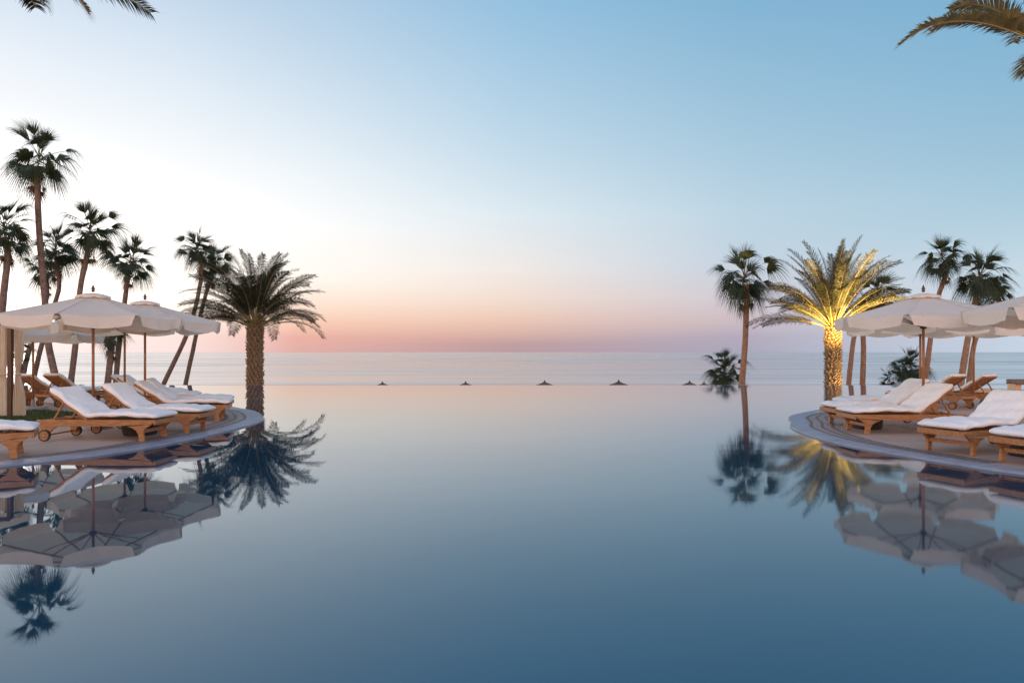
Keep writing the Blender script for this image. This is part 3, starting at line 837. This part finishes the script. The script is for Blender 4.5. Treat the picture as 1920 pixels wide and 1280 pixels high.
def frond(mb, o, az, el, Ln, rng, curl=1.0, nl=66, ll=.42, wid=.021, r0=.03):
    h = Vector((math.cos(az), math.sin(az), 0)); sd = Vector((-h.y, h.x, 0))
    p = Vector(o); st = 18; e = el; pts = [p.copy()]; tan = []
    tw = rng.uniform(-.25,.25)
    for k in range(st):
        t = k/st
        d = (h*math.cos(e)+Vector((0,0,math.sin(e)))+sd*tw*t).normalized()
        tan.append(d); p = p+d*Ln/st; pts.append(p.copy())
        e -= curl*(.035+.12*t*t)*(.35+.9*abs(math.cos(e)))
    tan.append(tan[-1])
    mb.tube(pts, [r0*(1-.85*k/st) for k in range(st+1)], 4, cap=False, mi=1)
    roll = rng.uniform(-.7,.7)
    for i in range(nl):
        t = .26+.74*(i+.5)/nl
        fi = t*st; k = min(int(fi), st-1); q = pts[k].lerp(pts[k+1], fi-k); tg = tan[k]
        s = tg.cross(Vector((0,0,1)))
        s = s.normalized() if s.length > .15 else sd
        n_ = s.cross(tg).normalized()
        s, n_ = s*math.cos(roll)+n_*math.sin(roll), n_*math.cos(roll)-s*math.sin(roll)
        L_ = ll*(math.sin(math.pi*min(1, (t-.05)*.92))**.6)*rng.uniform(.85,1.1)*(1 if t < .9 else .8)
        for sg in (-1, 1):
            fw = .30+.75*t
            d = (s*sg+tg*fw+n_*rng.uniform(.15,.6)).normalized()
            m_ = q+d*L_*.5; e_ = q+d*L_+Vector((0,0,-1))*L_*rng.uniform(.10,.28)
            wv = d.cross(n_).normalized()*wid*.5
            b_ = len(mb.v)
            mb.v += [tuple(q-wv*.6), tuple(q+wv*.6), tuple(m_+wv), tuple(m_-wv), tuple(e_)]
            mb.f += [[b_, b_+1, b_+2, b_+3], [b_+3, b_+2, b_+4]]; mb.m += [0, 0]

def date_palm(base, height, seed, nf, Ln, elr, lab, curl=1.0, tr=.40, ll=.42, wid=.03, lean=(0,0), boots=True, extra=(), leaf='date_leaf'):
    rng = random.Random(seed); root = empty('date_palm', base)
    n = 14; path = [(lean[0]*(k/n)**1.5, lean[1]*(k/n)**1.5, height*k/n) for k in range(n+1)]
    mb = MB(); mb.tube(path, [tr*.80*(1+.10*math.sin(k*1.1)) for k in range(n+1)], 14, jit=.04, rng=rng)
    t_ = mb.build('trunk', M['date_trunk'], root, smooth=True)
    if boots:
        mb = MB(); rows = int(height/.115)
        for j in range(rows):
            z = .05+j*.115; f_ = z/height; cxx, cyy = lean[0]*f_**1.5, lean[1]*f_**1.5
            for k in range(11):
                a = 2*math.pi*(k+.5*(j % 2))/11+.13*j+rng.uniform(-.1,.1)
                h = Vector((math.cos(a), math.sin(a), 0)); s = Vector((-h.y, h.x, 0))
                rr = tr*.72; w_ = rng.uniform(.055,.085); up_ = rng.uniform(.10,.17); o_ = rng.uniform(.10,.19)
                c = Vector((cxx, cyy, z))
                A = c+h*rr; B = c+h*(rr+o_)+Vector((0,0,up_))
                mb.add([A-s*w_-Vector((0,0,.05)), A+s*w_-Vector((0,0,.05)), A+s*w_+Vector((0,0,.05)), A-s*w_+Vector((0,0,.05)),
                        B-s*w_*.55, B+s*w_*.55, B+s*w_*.5+h*-.03+Vector((0,0,.03)), B-s*w_*.5+h*-.03+Vector((0,0,.03))],
                       [(0,1,5,4),(1,2,6,5),(2,3,7,6),(3,0,4,7),(4,5,6,7)])
        mb.build('leaf_bases', M['boot'], t_)
    mb = MB(); top = Vector((lean[0], lean[1], height))
    for k in range(nf):
        t = (k+.5)/nf
        el = R(elr[0]+(elr[1]-elr[0])*t**.9)+rng.uniform(-.09,.09)
        az = k*2.39996+rng.uniform(-.2,.2)
        h = Vector((math.cos(az), math.sin(az), 0))
        frond(mb, top+h*(.10+.12*t)+Vector((0,0,.25*(1-t)-.1)), az, el, Ln*rng.uniform(.86,1.08)*(1-.08*t), rng, curl*rng.uniform(.8,1.2), ll=ll, wid=wid)
    for az, el, l_, cu in extra:
        frond(mb, top, az, el, l_, rng, cu, ll=ll, wid=wid, nl=100)
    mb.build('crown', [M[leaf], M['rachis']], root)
    return tag(root, lab, 'palm tree')

D1 = at(478, 612, 37); D1b = Vector((D1.x, 37, ground_z(37)-.1))
date_palm(D1b, D1.z-D1b.z, 31, 76, 4.25, (86, 20), 'dark date palm with thick stubbly trunk silhouetted against the sunrise glow', .88, tr=.46, ll=.54, wid=.032)
D2 = at(1562, 612, 36.5); D2b = Vector((D2.x, 36.5, ground_z(36.5)-.1))
date_palm(D2b, D2.z-D2b.z, 34, 74, 4.5, (88, 20), 'date palm lit gold from below, standing behind the row of three loungers', .62, tr=.44, ll=.54, wid=.032)
# overhead palms rooted on the decks just outside the frame
date_palm(Vector((-11.2,12.0,DZ)), 8.62, 41, 24, 3.4, (86, 40), 'date palm whose frond tips hang into the top corner above the tallest fan palm', 1.0, tr=.30, ll=.46, wid=.020, lean=(1.1,.2), boots=False,
          extra=[(R(2), R(7), 4.1, .42), (R(-5), R(9), 3.0, .5), (R(10), R(6), 2.6, .5), (R(-2), R(12), 2.3, .6), (R(20), R(4), 3.3, .4), (R(-40), R(10), 3.2, .5), (R(-12), R(5), 3.5, .5), (R(15), R(9), 4.2, .45), (R(-30), R(2), 3.0, .5), (R(7), R(14), 4.1, .5), (R(-20), R(12), 4.0, .5), (R(-55), R(-15), 2.2, .8), (R(-3), R(-8), 2.4, .8), (R(12), R(-12), 1.9, .8), (R(4), R(-2), 3.0, .8)])
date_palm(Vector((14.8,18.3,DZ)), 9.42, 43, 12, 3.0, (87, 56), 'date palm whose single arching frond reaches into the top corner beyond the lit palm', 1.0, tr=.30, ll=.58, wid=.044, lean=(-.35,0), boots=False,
          extra=[(R(182), R(32), 4.3, .95), (R(174), R(42), 3.2, .9), (R(215), R(0), 1.5, 1.2)], leaf='date_leaf_gold_lit')

# uplight at the foot of the lit palm
def uplight(x, y, aim, energy, size, blend, col, lab):
    g = ground_z(y); ul = empty('garden_uplight', (x, y, g)); tag(ul, lab, 'lamp')
    mb = MB(); mb.lathe([(.03,0),(.03,.25),(.08,.28),(.10,.45),(.10,.46)], n=14); mb.build('lamp_body', M['metal'], ul, smooth=True)
    mb = MB(); mb.lathe([(.085,.462),(.085,.47)], n=14); mb.build('lens', M['lens'], ul)
    sp = bpy.data.lights.new('uplight', 'SPOT'); sp.energy = energy; sp.color = col; sp.spot_size = R(size); sp.spot_blend = blend; sp.shadow_soft_size = .08
    s_o = bpy.data.objects.new('uplight', sp); C.objects.link(s_o); s_o.location = (x, y, g+.55)
    s_o.rotation_euler = (Vector(aim)-s_o.location).to_track_quat('-Z', 'Y').to_euler()
m, nt, N, L, b = mat('lamp lens'); b.inputs['Emission Color'].default_value = (1,.7,.3,1); b.inputs['Emission Strength'].default_value = 20; M['lens'] = m
uplight(D2b.x+1.5, 31.8, (D2b.x+.35, 36.7, 6.0), 20000, 50, .85, (1,.63,.17), 'ground uplight aimed into the crown of the golden lit date palm')
uplight(D2b.x-1.7, 32.2, (D2b.x-.5, 36.7, 5.6), 12000, 50, .85, (1,.63,.17), 'ground uplight in front of the golden lit date palm on its open pool side')
uplight(D2b.x+.75, 34.6, (D2b.x, 36.3, .3), 600, 95, .8, (1,.66,.26), 'ground uplight at the trunk foot of the golden lit date palm')

# beach palapas peeking over the edge
def make_palapa():
    root = empty('beach_palapa')
    mb = MB(); rng = random.Random(3); n = 40
    prof = [(.05,3.35),(.5,3.16),(1.1,2.93),(1.7,2.68),(2.2,2.46),(2.25,2.38),(2.0,2.42),(.1,2.95)]
    b_ = 0
    for r_, z in prof:
        for k in range(n):
            a = 2*math.pi*k/n; q = 1+rng.uniform(-.03,.03)
            mb.v.append((r_*q*math.cos(a), r_*q*math.sin(a), z+rng.uniform(-.03,.03)))
    for i in range(len(prof)-1):
        for k in range(n):
            a, c = i*n+k, i*n+(k+1) % n; mb.f.append([a, a+n, c+n, c]); mb.m.append(0)
    mb.build('thatch_roof', M['thatch'], root)
    mb = MB(); mb.tube([(0,0,0),(0,0,3.3)], .08, 8); mb.build('post', M['stone'], root)
    mb = MB(); mb.lathe([(.13,3.25),(.16,3.4),(.05,3.55),(.02,3.62)], n=8); mb.build('finial', M['thatch'], root)
    return root
pp = make_palapa()
PL = [(717,716.5,104,1,'tiny thatched beach umbrella tip farthest toward the dark date palm'),
      (873,716,100,1,'second thatched beach umbrella tip from the dark date palm'),
      (1021,714.5,96,1,'thatched beach umbrella in the middle of the pool horizon'),
      (1160,713.5,94,1,'thatched beach umbrella showing the most roof, between the middle and the straight palm'),
      (1293,715,97,1,'thatched beach umbrella touching its neighbour near the bushy fan palm'),
      (1320,717,102,1,'smaller thatched beach umbrella tip right beside the bushy fan palm')]
for i, (px, py, d, s, lab) in enumerate(PL):
    o = pp if i == 0 else copy_tree(pp)
    t = at(px, py, d); o.location = (t.x, d, t.z-3.45); o.rotation_euler = (0,0,i*1.3)
    tag(o, lab, 'beach umbrella', 'thatched umbrellas on the beach below the pool')

# low peach wall ring and stone seat on the far side of the right deck
wl = empty('curved_wall', (15.6, 20.6, DZ)); tag(wl, 'low curved peach plastered wall beyond the orange backed loungers', 'wall')
mb = MB(); n = 28; r_ = 1.9
for a0, (ri, ro) in ((0, (1.75, 2.05)),):
    for k in range(n+1):
        a = R(180)+R(200)*k/n-R(20)
        for rr, z in ((ro,0),(ro,.34),(ri,.34),(ri,0)): mb.v.append((rr*math.cos(a), rr*math.sin(a), z))
for k in range(n):
    for j in range(4):
        a = 4*k+j; b_ = 4*k+(j+1) % 4; mb.f.append([a, b_, b_+4, a+4]); mb.m.append(0)
mb.build('wall_face', M['plaster'], wl)
bn = empty('stone_bench', (16.0, 21.2, DZ)); tag(bn, 'brown stone bench end above the curved peach wall', 'bench')
mb = MB(); mb.box((.1,0,.48), (1.2,.45,.16)); mb.build('seat', M['stone'], bn, bevel=.02)
for x in (-.4,.6):
    mb = MB(); mb.box((x,0,.23), (.2,.35,.46)); mb.build('support', M['plaster'], bn, bevel=.02)

# low dark shrub
def shrub(px, py, d, rad, seed, lab):
    rng = random.Random(seed); p = at(px, py, d); root = empty('shrub', (p.x, d, ground_z(d) if d > 31 else DZ))
    hh = p.z-root.location.z
    mb = MB()
    for _ in range(900):
        v = Vector((rng.gauss(0,1), rng.gauss(0,1), rng.gauss(0,1))).normalized()*rad*rng.uniform(.6,1)
        v.z = abs(v.z)*.8; c = v+Vector((0,0,hh-rad*.4)); a = rng.uniform(0,6.28); s = rng.uniform(.04,.08)
        e1 = Vector((math.cos(a), math.sin(a), rng.uniform(-.5,.5)))*s; e2 = Vector((-math.sin(a), math.cos(a), rng.uniform(-.6,.6)))*s*.4
        mb.add([c-e1, c+e2, c+e1, c-e2], [(0,1,2,3)])
    mb.build('foliage', M['shrub'], root)
    mb = MB(); mb.tube([(0,0,0),(0,0,hh)], .05, 6); mb.build('stem', M['dark_wood'], root)
    tag(root, lab, 'shrub', 'dark shrubs beyond the pool edge')
shrub(1758, 724, 33, .35, 3, 'small rounded dark shrub between the umbrella poles and orange backed loungers')
shrub(134, 722, 33, .22, 4, 'small dark shrub tip beside the fan palm trunk beyond the far loungers')
shrub(152, 724, 33.5, .20, 6, 'small dark shrub tip between two trunks over the far lounger cushions')

# ------------------------------------------------------------------ camera
cam = bpy.data.cameras.new('camera'); co = bpy.data.objects.new('camera', cam); C.objects.link(co)
cam.sensor_width = 36; cam.lens = 24.0; cam.shift_y = 20/1920
cam.clip_start = .05; cam.clip_end = 100000
co.location = (0, 0, H); co.rotation_euler = (R(90), 0, 0)
bpy.context.scene.camera = co
sc = bpy.context.scene
sc.view_settings.view_transform = 'Standard'; sc.view_settings.look = 'None'
sc.view_settings.exposure = 0; sc.view_settings.gamma = 1
sc.cycles.max_bounces = 6; sc.cycles.transparent_max_bounces = 4
